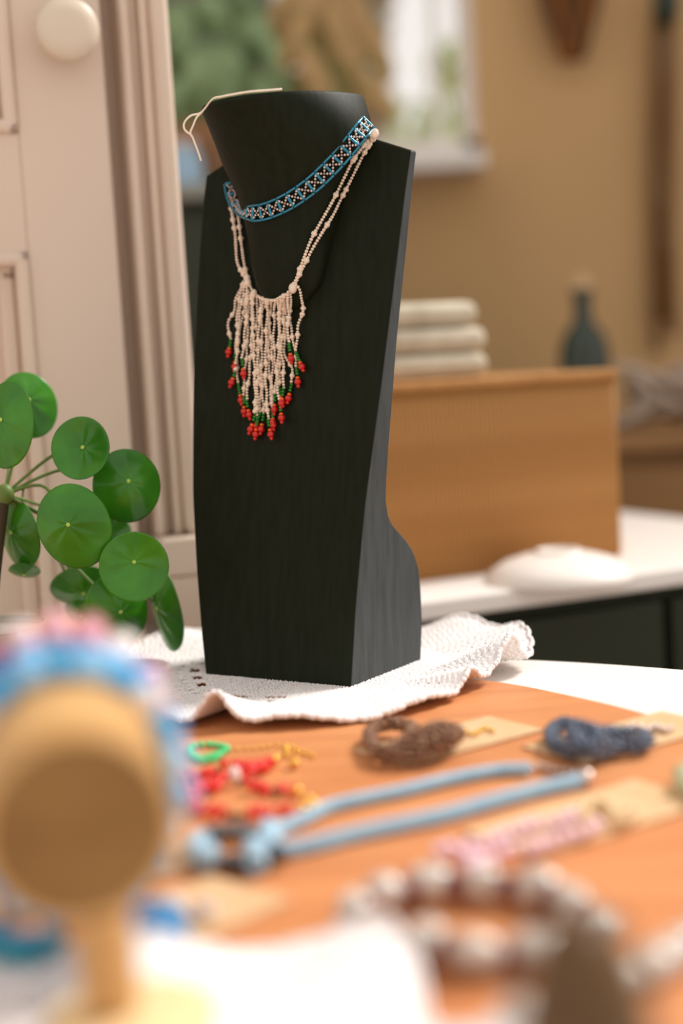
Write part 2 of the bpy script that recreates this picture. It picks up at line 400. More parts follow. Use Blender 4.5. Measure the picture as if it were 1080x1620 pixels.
S = [([(385, 446), (374, 472), (370, 492), (362, 508), (362, 528), (365, 538)], (361.5, 557)),
     ([(386, 447), (377, 480), (375, 520), (373, 556)], (371, 580)),
     ([(388, 450), (380, 490), (376, 540), (373, 585)], (366, 605)),
     ([(390, 455), (390, 490), (387, 530), (383, 568)], (385, 591)),
     ([(391, 458), (384, 500), (375, 545), (374, 575), (377, 608)], (381, 633)),
     ([(394, 462), (392, 505), (390, 560), (386, 600), (386, 628)], (386, 651)),
     ([(397, 464), (399, 510), (396, 570), (391, 620), (390, 634)], (394, 656)),
     ([(400, 466), (400, 520), (403, 600), (404, 655)], (396, 679)),
     ([(407, 471), (406, 530), (412, 600), (411, 655)], (405, 674)),
     ([(411, 473), (414, 520), (414, 590), (417, 655)], (413, 679)),
     ([(417, 475), (410, 510), (408, 560), (407, 610), (407, 662)], (404, 687)),
     ([(424, 476), (421, 530), (420, 600), (424, 664)], (428, 687)),
     ([(429, 476), (424, 540), (427, 600), (430, 648)], (432, 673)),
     ([(435, 475), (433, 540), (437, 590), (435, 624)], (434, 648)),
     ([(440, 472), (443, 540), (448, 580), (448, 615)], (445, 638)),
     ([(443, 470), (441, 540), (438, 600), (443, 640)], (445, 661)),
     ([(450, 466), (452, 520), (449, 555), (462, 585), (461, 608)], (456, 630)),
     ([(460, 456), (459, 510), (466, 550), (469, 582)], (471, 604)),
     ([(464, 448), (474, 460), (479, 488), (471, 520), (468, 558)], (477, 580)),
     ([(455, 462), (456, 500), (455, 530), (457, 545)], (460, 567)),
     ([(421, 476), (427, 520), (431, 570), (430, 620), (433, 650)], (431, 668)),
     ([(446, 470), (449, 510), (444, 560), (441, 612)], (446, 636))]
red_me = mesh('red_drop', join(ell((0, 0, 0), (.0023, .0023, .0021), None, 12, 8), ell((0, 0, .0028), .00125, None, 10, 6)), M_red)
for i, (P, tip) in enumerate(S):
    off = .0016 + (i % 4) * .0011
    Q = bustpath(P, off, smooth=3)
    Q = [q + Vector((math.sin(k * .31 + i * 2.1) * .00035, 0, 0)) for k, q in enumerate(Q)]
    st = mk('fringe_strand', beads(Q, .00104, 1, .0019, 11), M_seed, nk)
    e = onbust(*P[-1], off); tp = onbust(*tip, off + .0008); g1 = e.lerp(tp, .56)
    mk('green_stem', string([e, e.lerp(g1, .5), g1], .00122, .0019, flat=.8), M_green, st)
    d = (tp - e).normalized()
    mk('orange_bead', ell(e.lerp(tp, .72), (.0014, .0014, .0011), frame_from(d), 10, 6), M_orange, st)
    inst('red_drop', red_me, Matrix.Translation(tp) @ frame_from(d).to_4x4(), st)

# cotton string lying on top of the neck
tY = onbust(335, 185, 0).y
def ntop(px, py):                # first point above the rim of the neck seen at this column
    y = py
    while onbust_hit(px, y) and y > 100: y -= 1
    h = onbust_hit(px, y + 1); return Vector(h) + Vector((0, 0, .0014)) if h else atY(px, py, tY)
def onbust_hit(px, py):
    h = bvh.ray_cast(CAM, ray(px, py).normalized())[0]; return h
tpts = [ntop(x, 200) for x in (446, 420, 395, 370, 350, 336)] + [atY(x, y, tY) for x, y in ((318, 178), (302, 183), (292, 193), (291, 203), (297, 210), (303, 214), (308, 226), (314, 242), (319, 258))]
tw = empty('cotton_string', tpts[5], 'thin cream cotton string draped over the top edge of the black neck', 'string')
mk('strand', tube(spline(tpts, .0015), .00065, 6), M_twine, tw)
mk('loop_end', tube(spline([atY(321, 176, tY), atY(311, 186, tY), atY(305, 200, tY), atY(301, 210, tY), atY(305, 219, tY)], .0015), .0007, 6), M_twine, tw)

# ------------------------------------------------------------------ crocheted doilies
def doily(name, c, radius, fz, label, holes=True, NT=960, NRR=120, scal=60, z0=0.0, group=None, rad=None):
    V = []; F = []; idx = {}
    for j in range(NRR + 1):
        f = .04 + .96 * j / NRR
        for i in range(NT):
            a = 2 * math.pi * i / NT
            rr = (rad(a) if rad else radius)
            edge = 1 + (.014 * abs(math.sin(a * scal / 2)) if f > .95 else 0) * (f - .95) / .05
            r = rr * f * edge
            x, y = c[0] + r * math.cos(a), c[1] + r * math.sin(a)
            st = .0008 * math.sin(j * math.pi / 2 + (i // 6 % 2) * 1.6) * math.sin(i * math.pi / 3.0) + .0003 * math.sin(i * 2.9 + j * 4.7)
            V.append(Vector((x, y, z0 + .0022 + max(0, fz(a, f, x, y)) + st)))
    for j in range(NRR):
        f = .04 + .96 * (j + .5) / NRR
        for i in range(NT):
            hole = False
            if holes:
                da = math.degrees(2 * math.pi * i / NT)
                if 140 < da < 262:
                    if .52 < f < .57 and i % 48 < 30: hole = True
                    if .60 < f < .635 and i % 20 < 9: hole = True
                if .66 < f < .93 and i % 6 == (j // 4 % 2) * 3 and j % 4 == 0: hole = True
            if not hole: F.append((j * NT + i, j * NT + (i + 1) % NT, (j + 1) * NT + (i + 1) % NT, (j + 1) * NT + i))
    o = mk(name, (V, F), M_cotton, None, True, origin=(c[0], c[1], z0), label=label, cat='doily', group=group)
    s = o.modifiers.new('thickness', 'SOLIDIFY'); s.thickness = .0014; s.offset = 0
    ed = V[NRR * NT:]; gs = []
    for i in range(0, NT, 3):                    # crocheted picot edge
        t = ed[(i + 2) % NT] - ed[i - 2]
        gs.append(ell(ed[i] + Vector((0, 0, .0004)), (.0017, .0019, .0021 * max(1, t.length / .0042)), frame_from(t), 7, 5))
    mk('picot_edge', join(*gs), M_cotton, o, True, kind='stuff')
    return o
def gb(x, y, cx, cy, s): return math.exp(-((x - cx) ** 2 + (y - cy) ** 2) / (2 * s * s))
DC = (-.028, .905)
def fz1(a, f, x, y):
    e = max(0, (f - .62) / .38)
    z = .0035 * e ** 1.5 * (1 + math.sin(a * 11 + .6)) * .8
    # pointed tent at the front left and the raised folds at the right and back right
    t = math.atan2(y - DC[1], x - DC[0]); t0 = math.atan2(.793 - DC[1], -.066 - DC[0])
    z += .019 * e ** 1.2 * math.exp(-((t - t0) / .075) ** 2)
    t1 = math.atan2(.862 - DC[1], .105 - DC[0]); z += .020 * e ** 1.1 * math.exp(-((t - t1) / .13) ** 2)
    z += .012 * e ** .9 * math.exp(-((t - .28) / .17) ** 2)
    z += .008 * e ** .9 * math.exp(-((t - .66) / .22) ** 2)
    z += .013 * e ** 1.1 * math.exp(-((t + .74) / .09) ** 2)
    z += .008 * e * math.exp(-((t - 2.2) / .5) ** 2)
    return z
def rad1(a): return .138 + .006 * math.sin(3 * a + .4) + .004 * math.sin(5 * a + 1) - .014 * math.exp(-((a - 1.9) / .5) ** 2) + .006 * math.exp(-((a - 4.4) / .5) ** 2)
doily('crochet_doily', DC, .136, fz1, 'white crocheted lace doily rumpled under the black bust', rad=rad1)
DC2 = (-.074, .338)
def fz2(a, f, x, y): return .006 * max(0, (f - .5) / .5) ** 1.2 * (1 + math.sin(a * 9))
doily('crochet_doily', DC2, .13, fz2, 'blurred white lace doily under the bracelet stand in the foreground', NT=320, NRR=42, scal=22, rad=lambda a: .118 + .014 * math.cos(6 * (a - 1.0)))


# ------------------------------------------------------------------ round-leaved plant at the left
pc = atY(-14, 1000, .915); pz = ZT
pl = empty('potted_plant', (pc.x, pc.y, pz), 'green round-leaved houseplant in a small pot beside the cream door', 'plant')
mk('pot', lathe([(.026, 0), (.03, .004), (.036, .044), (.038, .046), (.035, .047), (.033, .042)], (pc.x, pc.y, pz), 36), mat('grey_pot', (170, 160, 150), .6), pl, 'angle')
mk('soil', lathe([(.034, .036), (.02, .041), (.002, .042)], (pc.x, pc.y, pz), 24), mat('soil', (60, 44, 32), .95), pl)
crown = atY(8, 782, .915)
mk('crown_bud', ell(crown, (.006, .006, .007), None, 12, 8), M_petiole, pl)
mk('trunk', tube(spline([Vector((pc.x, pc.y, pz + .038)), Vector((pc.x + .004, pc.y, pz + .07)), crown + Vector((0, 0, .002))], .0015), .0036, 10), M_trunk, pl)
def leaf_geo(r, cup):
    V = [Vector((0, 0, 0))]; F = []; n = 36; rings = (.12, .3, .5, .7, .85, .95, 1.0)
    for q in rings:
        for i in range(n):
            a = 2 * math.pi * i / n
            x = r * q * math.cos(a); y = r * q * math.sin(a) * 1.08 - r * .12 * q
            vein = .010 * r * math.cos(a * 8) * q * (1 - q) * 4
            V.append(Vector((x, y, cup * 1.5 * r * (q ** 2 * 1.0 - .3 * q ** 4 - .16 * q) + vein * 2 + .02 * r * math.sin(a * 3) * q)))
    for i in range(n): F.append((0, 1 + i, 1 + (i + 1) % n))
    for j in range(len(rings) - 1):
        for i in range(n): F.append((1 + j * n + i, 1 + (j + 1) * n + i, 1 + (j + 1) * n + (i + 1) % n, 1 + j * n + (i + 1) % n))
    return V, F
# (px, py, width px, height px, distance, turn left/right deg, tip up/down deg, spin deg, cup, crown offset)
LV = [(45, 633, 84, 106, .95, 25, 12, 10, -.25), (2, 664, 92, 140, .885, -28, 5, -8, -.3), (131, 708, 92, 98, .90, -10, 20, 20, .45),
      (203, 761, 104, 118, .905, 18, 6, 0, -.45), (108, 830, 122, 140, .87, -6, -4, 12, -.5), (18, 842, 76, 116, .92, -40, -8, -10, -.35),
      (212, 889, 108, 110, .885, 8, 2, -4, .4), (190, 968, 90, 126, .915, 30, -14, 28, -.5), (249, 962, 56, 140, .945, -52, -8, -6, -.3),
      (132, 938, 104, 70, .955, 10, -35, 0, -.5), (38, 908, 50, 30, .93, 0, -62, 0, -.3), (172, 850, 70, 60, .97, 20, -30, 30, -.3), (128, 975, 60, 60, .965, -20, -30, 10, -.3)]
for px, py, w, h, Y, ty, tx, sp, cup in LV:
    c = atY(px, py, Y); k = Y / FPX
    r = max(w / max(math.cos(R(ty)), .5), h / max(math.cos(R(tx)), .5) / 1.08) * k / 2
    sx = w * k / 2 / (r * math.cos(R(ty))); sy = h * k / 2 / (r * 1.08 * math.cos(R(tx)))
    base = Matrix((Vector((1, 0, 0)), Vector((0, 0, 1)), Vector((0, -1, 0)))).transposed()
    rot = Matrix.Rotation(R(ty), 3, 'Z') @ Matrix.Rotation(R(-tx), 3, 'X') @ base @ Matrix.Rotation(R(sp), 3, 'Z')
    V, F = leaf_geo(r, cup)
    V = [Vector((v.x * sx, v.y * sy, v.z)) for v in V]
    lf = mk('leaf', ([c + rot @ v for v in V], F), M_leaf, pl)
    so = lf.modifiers.new('thickness', 'SOLIDIFY'); so.thickness = .0007
    mk('leaf_spot', ell(c + rot @ Vector((0, 0, .0006)), (.0014, .0014, .0005), rot, 10, 6), M_leafp, lf)
    e = c - rot @ Vector((0, 0, .0008)); mid = (e + crown) / 2 + Vector((0, .012, .012 if py < 850 else -.004)) - rot @ Vector((0, 0, .01))
    mk('leaf_stalk', tube(spline([crown, mid, e], .006), .0011, 6), M_petiole, lf)

# ------------------------------------------------------------------ wooden bracelet stand in the foreground
b0 = atY(124, 1312, .365); b1 = atY(90, 1080, .56); b1.z = b0.z
ax = (b1 - b0).normalized(); post = b0 + ax * .035
st = empty('bracelet_stand', (post.x, post.y, .0035), 'blurred pale wooden T-bar bracelet stand in the left foreground', 'jewellery stand')
RB = .0268; LB = (b1 - b0).length
mk('bar', lathe([(RB * .93, 0), (RB, .0015), (RB, LB - .0015), (RB * .93, LB)], b0, 48, frame_from(ax)), M_stand, st, 'angle')
mk('end_cap', lathe([(RB * .90, -.0004), (RB * .9, .0012)], b0, 48, frame_from(ax)), mat('shaded_end_face', (140, 102, 58), .7, .15, c2=(126, 90, 50), scale=60), st, 'angle')  # backlit shade of the bar end is put into its darker colour
mk('post', tube([(post.x + .006, post.y, .012), (post.x + .006, post.y, post.z - RB * .8)], .0085, 24), M_stand, st, 'angle')
mk('base', lathe([(.023, .0035), (.025, .0045), (.025, .0085), (.023, .0095)], (post.x + .012, post.y, .0), 48), mat('cream_wood', (236, 206, 156), .5), st, 'angle')
def bracelet(d, rb, br, mts, label, name='bead_bracelet', drop=.008, sq=1.12):
    c = b0 + ax * d; x = ax.cross(Vector((0, 0, 1))).normalized()
    R0 = RB + br * .9; n = int(2 * math.pi * (R0 + drop / 2) / (br * 1.9))
    e = empty(name, c + Vector((0, 0, R0)), label, 'bracelet', 'bead bracelets on the T-bar stand')
    for i in range(n):
        a = 2 * math.pi * i / n
        p = c + x * (R0 + .002) * math.sin(a) + Vector((0, 0, R0 * math.cos(a) - (drop * (1 - math.cos(a)))))
        mk('bead', ell(p + ax * random.uniform(-.0008, .0008), br * random.uniform(.92, 1.05), None, 10, 7), mts[i % len(mts)], e)
mb = lambda n, c, r=.2: mat(n, c, r, .5)
PINK, PURP, BLUE, LBLUE, DBL, TEAL, PALE = mb('pink_bead', (222, 160, 168)), mb('purple_bead', (96, 70, 150)), mb('sky_blue_bead', (84, 170, 222)), mb('pale_blue_bead', (150, 205, 240)), mb('deep_blue_bead', (40, 70, 160)), mb('teal_bead', (50, 130, 140)), mb('pearl_bead', (232, 220, 214))
bracelet(.066, 0, .0052, [BLUE, LBLUE, BLUE, PALE], 'sky-blue bead bracelet, nearest the sawn end of the T-bar')
bracelet(.079, 0, .0054, [TEAL, BLUE, BLUE, LBLUE], 'teal and blue bead bracelet just behind the sky-blue one', drop=.010)
bracelet(.093, 0, .0050, [DBL, PURP, BLUE], 'dark blue and purple bead bracelet in the middle of the T-bar', drop=.012)
bracelet(.110, 0, .0060, [PINK, PINK, PALE, PURP], 'pink bead bracelet with purple beads behind the dark blue one', drop=.012)
bracelet(.130, 0, .0066, [PINK, mb('rose_bead', (205, 130, 140)), PALE], 'rose-pink bead bracelet, furthest back on the T-bar', drop=.010)

# turned ring cone, bottom right foreground
rc = atY(925, 1560, .30)
cone = empty('ring_cone', (rc.x, rc.y, 0), 'blurred dark brown wooden ring cone at the bottom right', 'ring holder')
ctop = atY(880, 1440, .30).z
M_dk = mat('dark_turned_wood', (98, 70, 38), .5, .3, c2=(82, 56, 28), scale=14, stretch=(1, 1, 5))
mk('cone_body', lathe([(.0205, .006), (.0195, .010), (.0175, ctop * .4), (.0145, ctop * .7), (.010, ctop * .9), (.006, ctop * .97), (.001, ctop)], (rc.x, rc.y, 0), 36), M_dk, cone, 'angle')
mk('cone_foot', lathe([(.024, 0), (.025, .002), (.025, .005), (.0205, .007)], (rc.x, rc.y, 0), 36), M_dk, cone, 'angle')

# ------------------------------------------------------------------ cards and jewellery on the slab
def card(P, label, lift=.0004):
    q = [at(x, y, lift) for x, y in P]
    return mk('kraft_card', slab([(v.x, v.y) for v in q], lift, lift + .0012), M_kraft, None, False, origin=(q[0].x, q[0].y, lift), label=label, cat='card')
def rect(a, b, w):                 # pixel ends of one long edge, width in metres -> pixel-free quad on the table
    A, B = at(*a), at(*b); n = (B - A).cross(Vector((0, 0, 1))).normalized(); return A, B, B - n * w, A - n * w
def cardr(a, b, w, label, lift=.0004):
    q = rect(a, b, w); return bevel(mk('kraft_card', slab([(v.x, v.y) for v in q], lift, lift + .0012), M_kraft, None, False, origin=(q[0].x, q[0].y, lift), label=label, cat='card'), .0004, 1)
cardr((640, 1216), (860, 1158), .043, 'kraft card under the bronze bead bracelet')
cardr((925, 1213), (1150, 1152), .045, 'kraft card under the navy bead bracelet')
cardr((850, 1362), (1130, 1272), .046, 'kraft card under the pink bead earrings')
cardr((285, 1506), (462, 1428), .044, 'kraft card under the blue beads beside the stand post')
cardr((180, 1414), (345, 1372), .040, 'kraft card lying behind the bar end of the stand')
cardr((-60, 1480), (96, 1434), .040, 'kraft card at the left edge with the purple beads')

def px3(P, z): return [at(x, y, zz if (zz := (q[0] if q else z)) is not None else z) for (x, y, *q) in P]
CT = .0016
# bronze bracelet
bz = empty('bronze_bracelet', at(655, 1185, CT), 'coiled bronze bead rope bracelet lying on its kraft card', 'bracelet')
M_bronze = mat('bronze_bead', (168, 124, 94), .18, .8, metal=.3, c2=(104, 70, 50), scale=400)
mk('bead_rope', rope(px3([(600, 1190, .007), (585, 1170, .006), (592, 1152, .006), (622, 1145, .007), (652, 1152, .008), (640, 1175, .008), (612, 1188, .008), (640, 1195, .007), (676, 1186, .008), (700, 1168, .013), (725, 1160, .010), (700, 1150, .012), (668, 1160, .015), (655, 1172, .013), (690, 1180, .008), (722, 1166, .007)], .007), .0027, .0016, pitch=.0034, per=5, wob=.15), M_bronze, bz)
mk('gold_chain', string(px3([(722, 1166), (735, 1158), (750, 1162), (765, 1152), (784, 1158)], CT + .0015), .0013, .0036), M_gold, bz)
# navy bracelet
nv = empty('navy_bracelet', at(940, 1190, CT), 'coiled navy blue bead rope bracelet with silver chain on its card', 'bracelet')
M_navy = mat('navy_bead', (120, 134, 156), .15, .8, metal=.25, c2=(56, 64, 80), scale=400)
mk('bead_rope', rope(px3([(905, 1190, .006), (880, 1180, .006), (872, 1160, .006), (890, 1145, .006), (915, 1150, .008), (930, 1165, .012), (915, 1180, .012), (940, 1190, .007), (975, 1182, .006), (1015, 1178, .006), (1022, 1166, .006), (985, 1160, .007), (945, 1158, .013), (915, 1150, .017), (905, 1168, .015), (925, 1186, .012), (950, 1172, .014), (930, 1152, .016)], .006), .0027, .0016, pitch=.0034, per=5, wob=.15), M_navy, nv)
mk('silver_chain', string(px3([(985, 1158), (1005, 1148), (1022, 1155), (1035, 1148), (1050, 1155), (1064, 1150)], CT + .002), .0019, .0042), M_silver, nv)
# green bracelet + gold chain
gr = empty('green_bracelet', at(325, 1190), 'small bright green bead bracelet with a thin gold chain', 'bracelet')
M_mint = mb('mint_green_bead', (80, 214, 132))
mk('bead_strand', string(closed(px3([(300, 1186), (308, 1179), (330, 1177), (352, 1180), (360, 1185), (348, 1190), (330, 1196), (312, 1198)], .0018)), .0018, .0041), M_mint, gr)
mk('bead_strand', string(px3([(306, 1196), (322, 1203), (340, 1200), (352, 1190)], .0018), .0018, .0041), M_mint, gr)
mk('gold_chain', string(px3([(362, 1185), (385, 1184), (410, 1183), (435, 1179), (455, 1180), (470, 1186), (485, 1192), (500, 1199)], .0012), .0012, .0042), M_gold, gr)
mk('gold_chain', string(px3([(450, 1181), (455, 1190), (440, 1195), (430, 1199), (455, 1196), (470, 1193)], .0012), .0014, .0046), M_gold, gr)
# red necklace
rd = empty('red_necklace', at(400, 1250), 'red chip bead necklace with gold spacers and one cream bead', 'necklace')
M_chip = mb('red_chip_bead', (232, 52, 44), .3)
M_olive = mb('dark_olive_bead', (84, 62, 34), .4)
def chips(P, br, mt, name, parent, step=.0042, z=.003):
    C = spline(px3(P, z), step); gs = []
    for c in C:
        M = Euler((random.random() * 3, random.random() * 3, random.random() * 3)).to_matrix()
        gs.append(ell(c + Vector((random.uniform(-1, 1) * .0012, random.uniform(-1, 1) * .002, random.uniform(0, .002))), (br * 1.25, br * .8, br * .6), M, 6, 4))
    return mk(name, join(*gs), mt, parent)
for P in ([(262, 1242), (290, 1232), (320, 1226), (345, 1222)], [(300, 1250), (320, 1245), (350, 1238), (356, 1230)], [(358, 1212), (385, 1212), (410, 1210), (428, 1208)], [(362, 1222), (390, 1224), (415, 1216), (430, 1210)], [(300, 1256), (330, 1250), (355, 1244)], [(395, 1243), (410, 1246), (430, 1250)], [(300, 1262), (312, 1275), (318, 1285)], [(330, 1284), (345, 1288), (355, 1290)], [(392, 1291), (412, 1290), (432, 1288)], [(450, 1250), (462, 1251)], [(440, 1287), (465, 1284)]):
    chips(P, .0030, M_chip, 'red_chips', rd, .0030)
for P in ([(300, 1232), (330, 1222), (350, 1217)], [(376, 1238), (395, 1236)], [(434, 1251), (448, 1252)], [(360, 1290), (388, 1292)]):
    mk('dark_beads', string(px3(P, .002), .0017, .0034), M_olive, rd)
mk('cream_bead', ell(at(371, 1226, .006), (.0028, .0034, .0042), None, 14, 8), PALE, rd)
for x, y in ((433, 1203), (465, 1200 + 8), (470, 1253), (488, 1268), (497, 1275), (480, 1280)): mk('gold_bead', ell(at(x, y, .0028), .0026, None, 12, 8), M_gold, rd)
# sky-blue lariat
bl = empty('blue_necklace', at(425, 1340), 'long sky-blue bead rope necklace with a dark beaded ring pendant', 'necklace')
M_sky = mat('light_blue_bead', (196, 224, 238), .2, .6, c2=(164, 208, 232), scale=300)
M_blk = mb('dark_bead', (44, 42, 50), .2)
mk('upper_cord', rope(px3([(428, 1322), (450, 1308), (480, 1295), (520, 1276), (580, 1262), (640, 1250), (705, 1234), (770, 1221), (805, 1217), (840, 1216)], .0034), .0022, .0010, per=7), M_sky, bl)
mk('lower_cord', rope(px3([(425, 1352), (450, 1345), (500, 1335), (560, 1320), (630, 1305), (700, 1290), (780, 1268), (850, 1250), (895, 1240), (925, 1233)], .0034), .0026, .0011, per=7), M_sky, bl)
mk('silver_clasp', string(px3([(842, 1215), (855, 1212), (872, 1217), (890, 1220), (908, 1221), (926, 1230)], .002), .0018, .0042), M_silver, bl)
mk('clasp_end', ell(at(926, 1231, .004), .0042, None, 12, 8), M_silver, bl)
mk('pendant_ring', rope(closed(px3([(310, 1345), (322, 1325), (352, 1316), (395, 1318), (425, 1326), (430, 1345), (400, 1358), (360, 1362), (328, 1358)], .0045)), .0022, .0011, per=7), mat('slate_bead', (130, 150, 160), .3, .5, c2=(60, 66, 74), scale=90), bl)
mk('dark_beads', string(px3([(318, 1350), (330, 1335), (345, 1325)], .006), .0032), M_blk, bl)
mk('dark_beads', string(px3([(345, 1362), (375, 1366), (400, 1364)], .005), .0034), M_blk, bl)
mk('dark_beads', string(px3([(425, 1358), (445, 1352)], .005), .0034), M_blk, bl)
for P in ([(318, 1330), (310, 1342), (318, 1355), (335, 1358)], [(425, 1310), (424, 1325), (428, 1338), (434, 1346)], [(400, 1340), (404, 1352), (405, 1366)], [(328, 1348), (330, 1358), (322, 1362)]):
    mk('blue_binding', rope(px3(P, .006), .0034, .0014, per=8), M_sky, bl)
# pink earrings
pk = empty('pink_earrings', at(800, 1340, CT), 'pale pink bead earrings with gold chain lying on a card', 'earrings')
M_pk = mb('pale_pink_bead', (238, 202, 216)); M_crm = mb('cream_gold_bead', (226, 196, 150))
for P in ([(690, 1346), (730, 1342), (770, 1334), (810, 1318), (850, 1306), (890, 1298), (920, 1290)], [(740, 1372), (770, 1362), (800, 1346), (840, 1344), (880, 1330), (920, 1318), (950, 1306)], [(722, 1350), (760, 1366), (745, 1376)]):
    mk('pink_strand', string(px3(P, CT + .003), .0029, .0062, jit=.0012), M_pk, pk)
mk('gold_chain', string(px3([(920, 1290), (935, 1270), (960, 1272), (975, 1290), (992, 1280), (1005, 1286), (985, 1300), (955, 1298)], CT + .003), .0026, .005), M_crm, pk)
# chunky grey pearl necklace
gp = empty('pearl_necklace', at(680, 1480), 'chunky grey-white pearl necklace with dark red spacer beads', 'necklace')
M_gp = mat('grey_pearl', (222, 214, 204), .2, .6, c2=(176, 162, 150), scale=90); M_dr = mb('dark_red_bead', (112, 44, 34), .3)
PP = [(950, 1462), (905, 1432), (850, 1404), (795, 1398), (735, 1398), (680, 1396), (628, 1402), (580, 1428), (560, 1452), (600, 1470), (645, 1476), (690, 1494), (740, 1508), (800, 1502), (850, 1500), (905, 1512)]
C = spline(px3(PP, .008), .0195); T = tangents(C)
pe = mesh('pearl', ell((0, 0, 0), (.0076, .0068, .0092), None, 14, 10), M_gp)
dr = mesh('spacer', ell((0, 0, 0), (.0058, .0058, .0034), None, 10, 6), M_dr)
for i, (c, t) in enumerate(zip(C, T)):
    inst('pearl', pe, Matrix.Translation(c) @ frame_from(t).to_4x4() @ Matrix.Rotation(i * 1.3, 4, 'Z') @ Matrix.Diagonal((random.uniform(.9, 1.1), random.uniform(.85, 1.1), random.uniform(.85, 1.05), 1)), gp)
    if i < len(C) - 1:
        for f in (.42, .58): inst('spacer_bead', dr, Matrix.Translation(c.lerp(C[i + 1], f) + Vector((0, 0, -.001))) @ frame_from(t).to_4x4(), gp)
for x, y in ((905, 1416), (925, 1440), (935, 1478), (960, 1478), (895, 1450)):
    mk('cluster_bead', ell(at(x, y, .006), (.0055, .0035, .0035), Matrix.Rotation(.9, 3, 'Z'), 10, 7), M_gp, gp)
g2 = empty('pearl_bracelet', at(1010, 1540), 'short grey-white pearl strand running off the right edge', 'bracelet')
C = spline(px3([(1110, 1480), (1070, 1503), (1030, 1528), (985, 1550), (930, 1575), (880, 1590), (835, 1596), (800, 1615)], .006), .0135); T = tangents(C)
for i, (c, t) in enumerate(zip(C, T)):
    inst('pearl', pe, Matrix.Translation(c) @ frame_from(t).to_4x4() @ Matrix.Diagonal((.85, .85, .85, 1)), g2)
# blue bundles at the lower left
b3 = empty('blue_bead_bundle', at(225, 1480, CT), 'bright blue seed bead bundle on a card beside the stand post', 'bracelet')
M_bb = mat('bright_blue_bead', (110, 188, 232), .2, .6, c2=(66, 150, 214), scale=200)
for P in ([(165, 1460), (195, 1448), (230, 1440), (262, 1446), (286, 1462)], [(170, 1485), (205, 1470), (240, 1462), (275, 1470)], [(185, 1508), (215, 1492), (250, 1485), (284, 1474)], [(205, 1512), (235, 1500), (262, 1492), (284, 1480)]):
    mk('bead_strand', rope(px3(P, CT + .0045), .003, .0013, per=7), M_bb, b3)
for x, y in ((270, 1428), (282, 1432), (318, 1438), (330, 1440)): mk('pearl_bead', ell(at(x, y, CT + .0032), .003, None, 10, 7), PALE, b3)
b4 = empty('blue_bead_bundle', at(45, 1500), 'turquoise and blue bead strand at the left edge of the slab', 'bracelet')
for i, P in enumerate(([(-20, 1478), (15, 1492), (50, 1500), (92, 1492)], [(-20, 1500), (20, 1508), (60, 1512), (100, 1500)], [(-10, 1492), (30, 1500), (70, 1490), (98, 1482)])):
    mk('bead_strand', rope(px3(P, .0055), .0035, .0015, per=7), (M_bb, mb('turquoise_bead', (70, 170, 190)), M_bb)[i], b4)
b5 = empty('purple_bead_bundle', at(38, 1420, CT), 'dark purple bead cluster at the left behind the bracelet stand', 'bracelet')
for P in ([(10, 1418), (30, 1410), (55, 1414), (68, 1424)], [(14, 1428), (38, 1432), (60, 1428)]):
    mk('bead_strand', rope(px3(P, CT + .005), .0035, .0015, per=7), mb('violet_bead', (120, 100, 150)), b5)
gb2 = empty('pale_green_bracelet', at(1085, 1245), 'pale green round bead bracelet cut off by the right edge', 'bracelet')
C = spline(closed([at(1085, 1240, .006) + Vector((.028 - .028 * math.cos(a), .028 * math.sin(a), 0)) for a in [2 * math.pi * i / 16 for i in range(16)]]), .0116)
for c in C: mk('bead', ell(c, .0058, None, 14, 9), mb('pale_green_bead', (196, 196, 160)), gb2)

# ------------------------------------------------------------------ background: sideboard, hamper, cloth, dish
SY = R(24); SX = Vector((math.cos(SY), math.sin(SY), 0)); SN = Vector((math.sin(SY), -math.cos(SY), 0)); MS = Matrix((SX, -SN, Vector((0, 0, 1)))).transposed()
SO = atY(680, 950, 1.16); sz = SO.z; SO = Vector((SO.x, SO.y, 0))
def sbox(x0, x1, n0, n1, z0, z1): return box(SO + SX * ((x0 + x1) / 2) - SN * ((n0 + n1) / 2) + Vector((0, 0, (z0 + z1) / 2)), (x1 - x0, n1 - n0, z1 - z0), MS)
sb = empty('sideboard', SO + SX * .1 - SN * .2 + Vector((0, 0, FLOOR_Z)), 'dark green sideboard with a white top behind the round table', 'sideboard')
M_dg = mat('dark_green_paint', (44, 48, 34), .6, .2)
bevel(mk('top', sbox(-.25, .50, 0, .45, sz - .017, sz), M_white, sb, False), .003, 2)
mk('carcass', sbox(-.23, .48, .025, .43, FLOOR_Z + .06, sz - .017), M_dg, sb, False)
for x0, x1 in ((-.22, .01), (.02, .24), (.25, .47)):
    dd = bevel(mk('door', sbox(x0, x1, .008, .0245, FLOOR_Z + .08, sz - .03), M_dg, sb, False), .003, 2)
    mk('handle', ell(SO + SX * (x1 - .03) + SN * .004 + Vector((0, 0, sz - .2)), .012, None, 12, 8), M_white, dd)
mk('plinth', sbox(-.21, .46, .04, .41, FLOOR_Z, FLOOR_Z + .06), M_dg, sb, False)
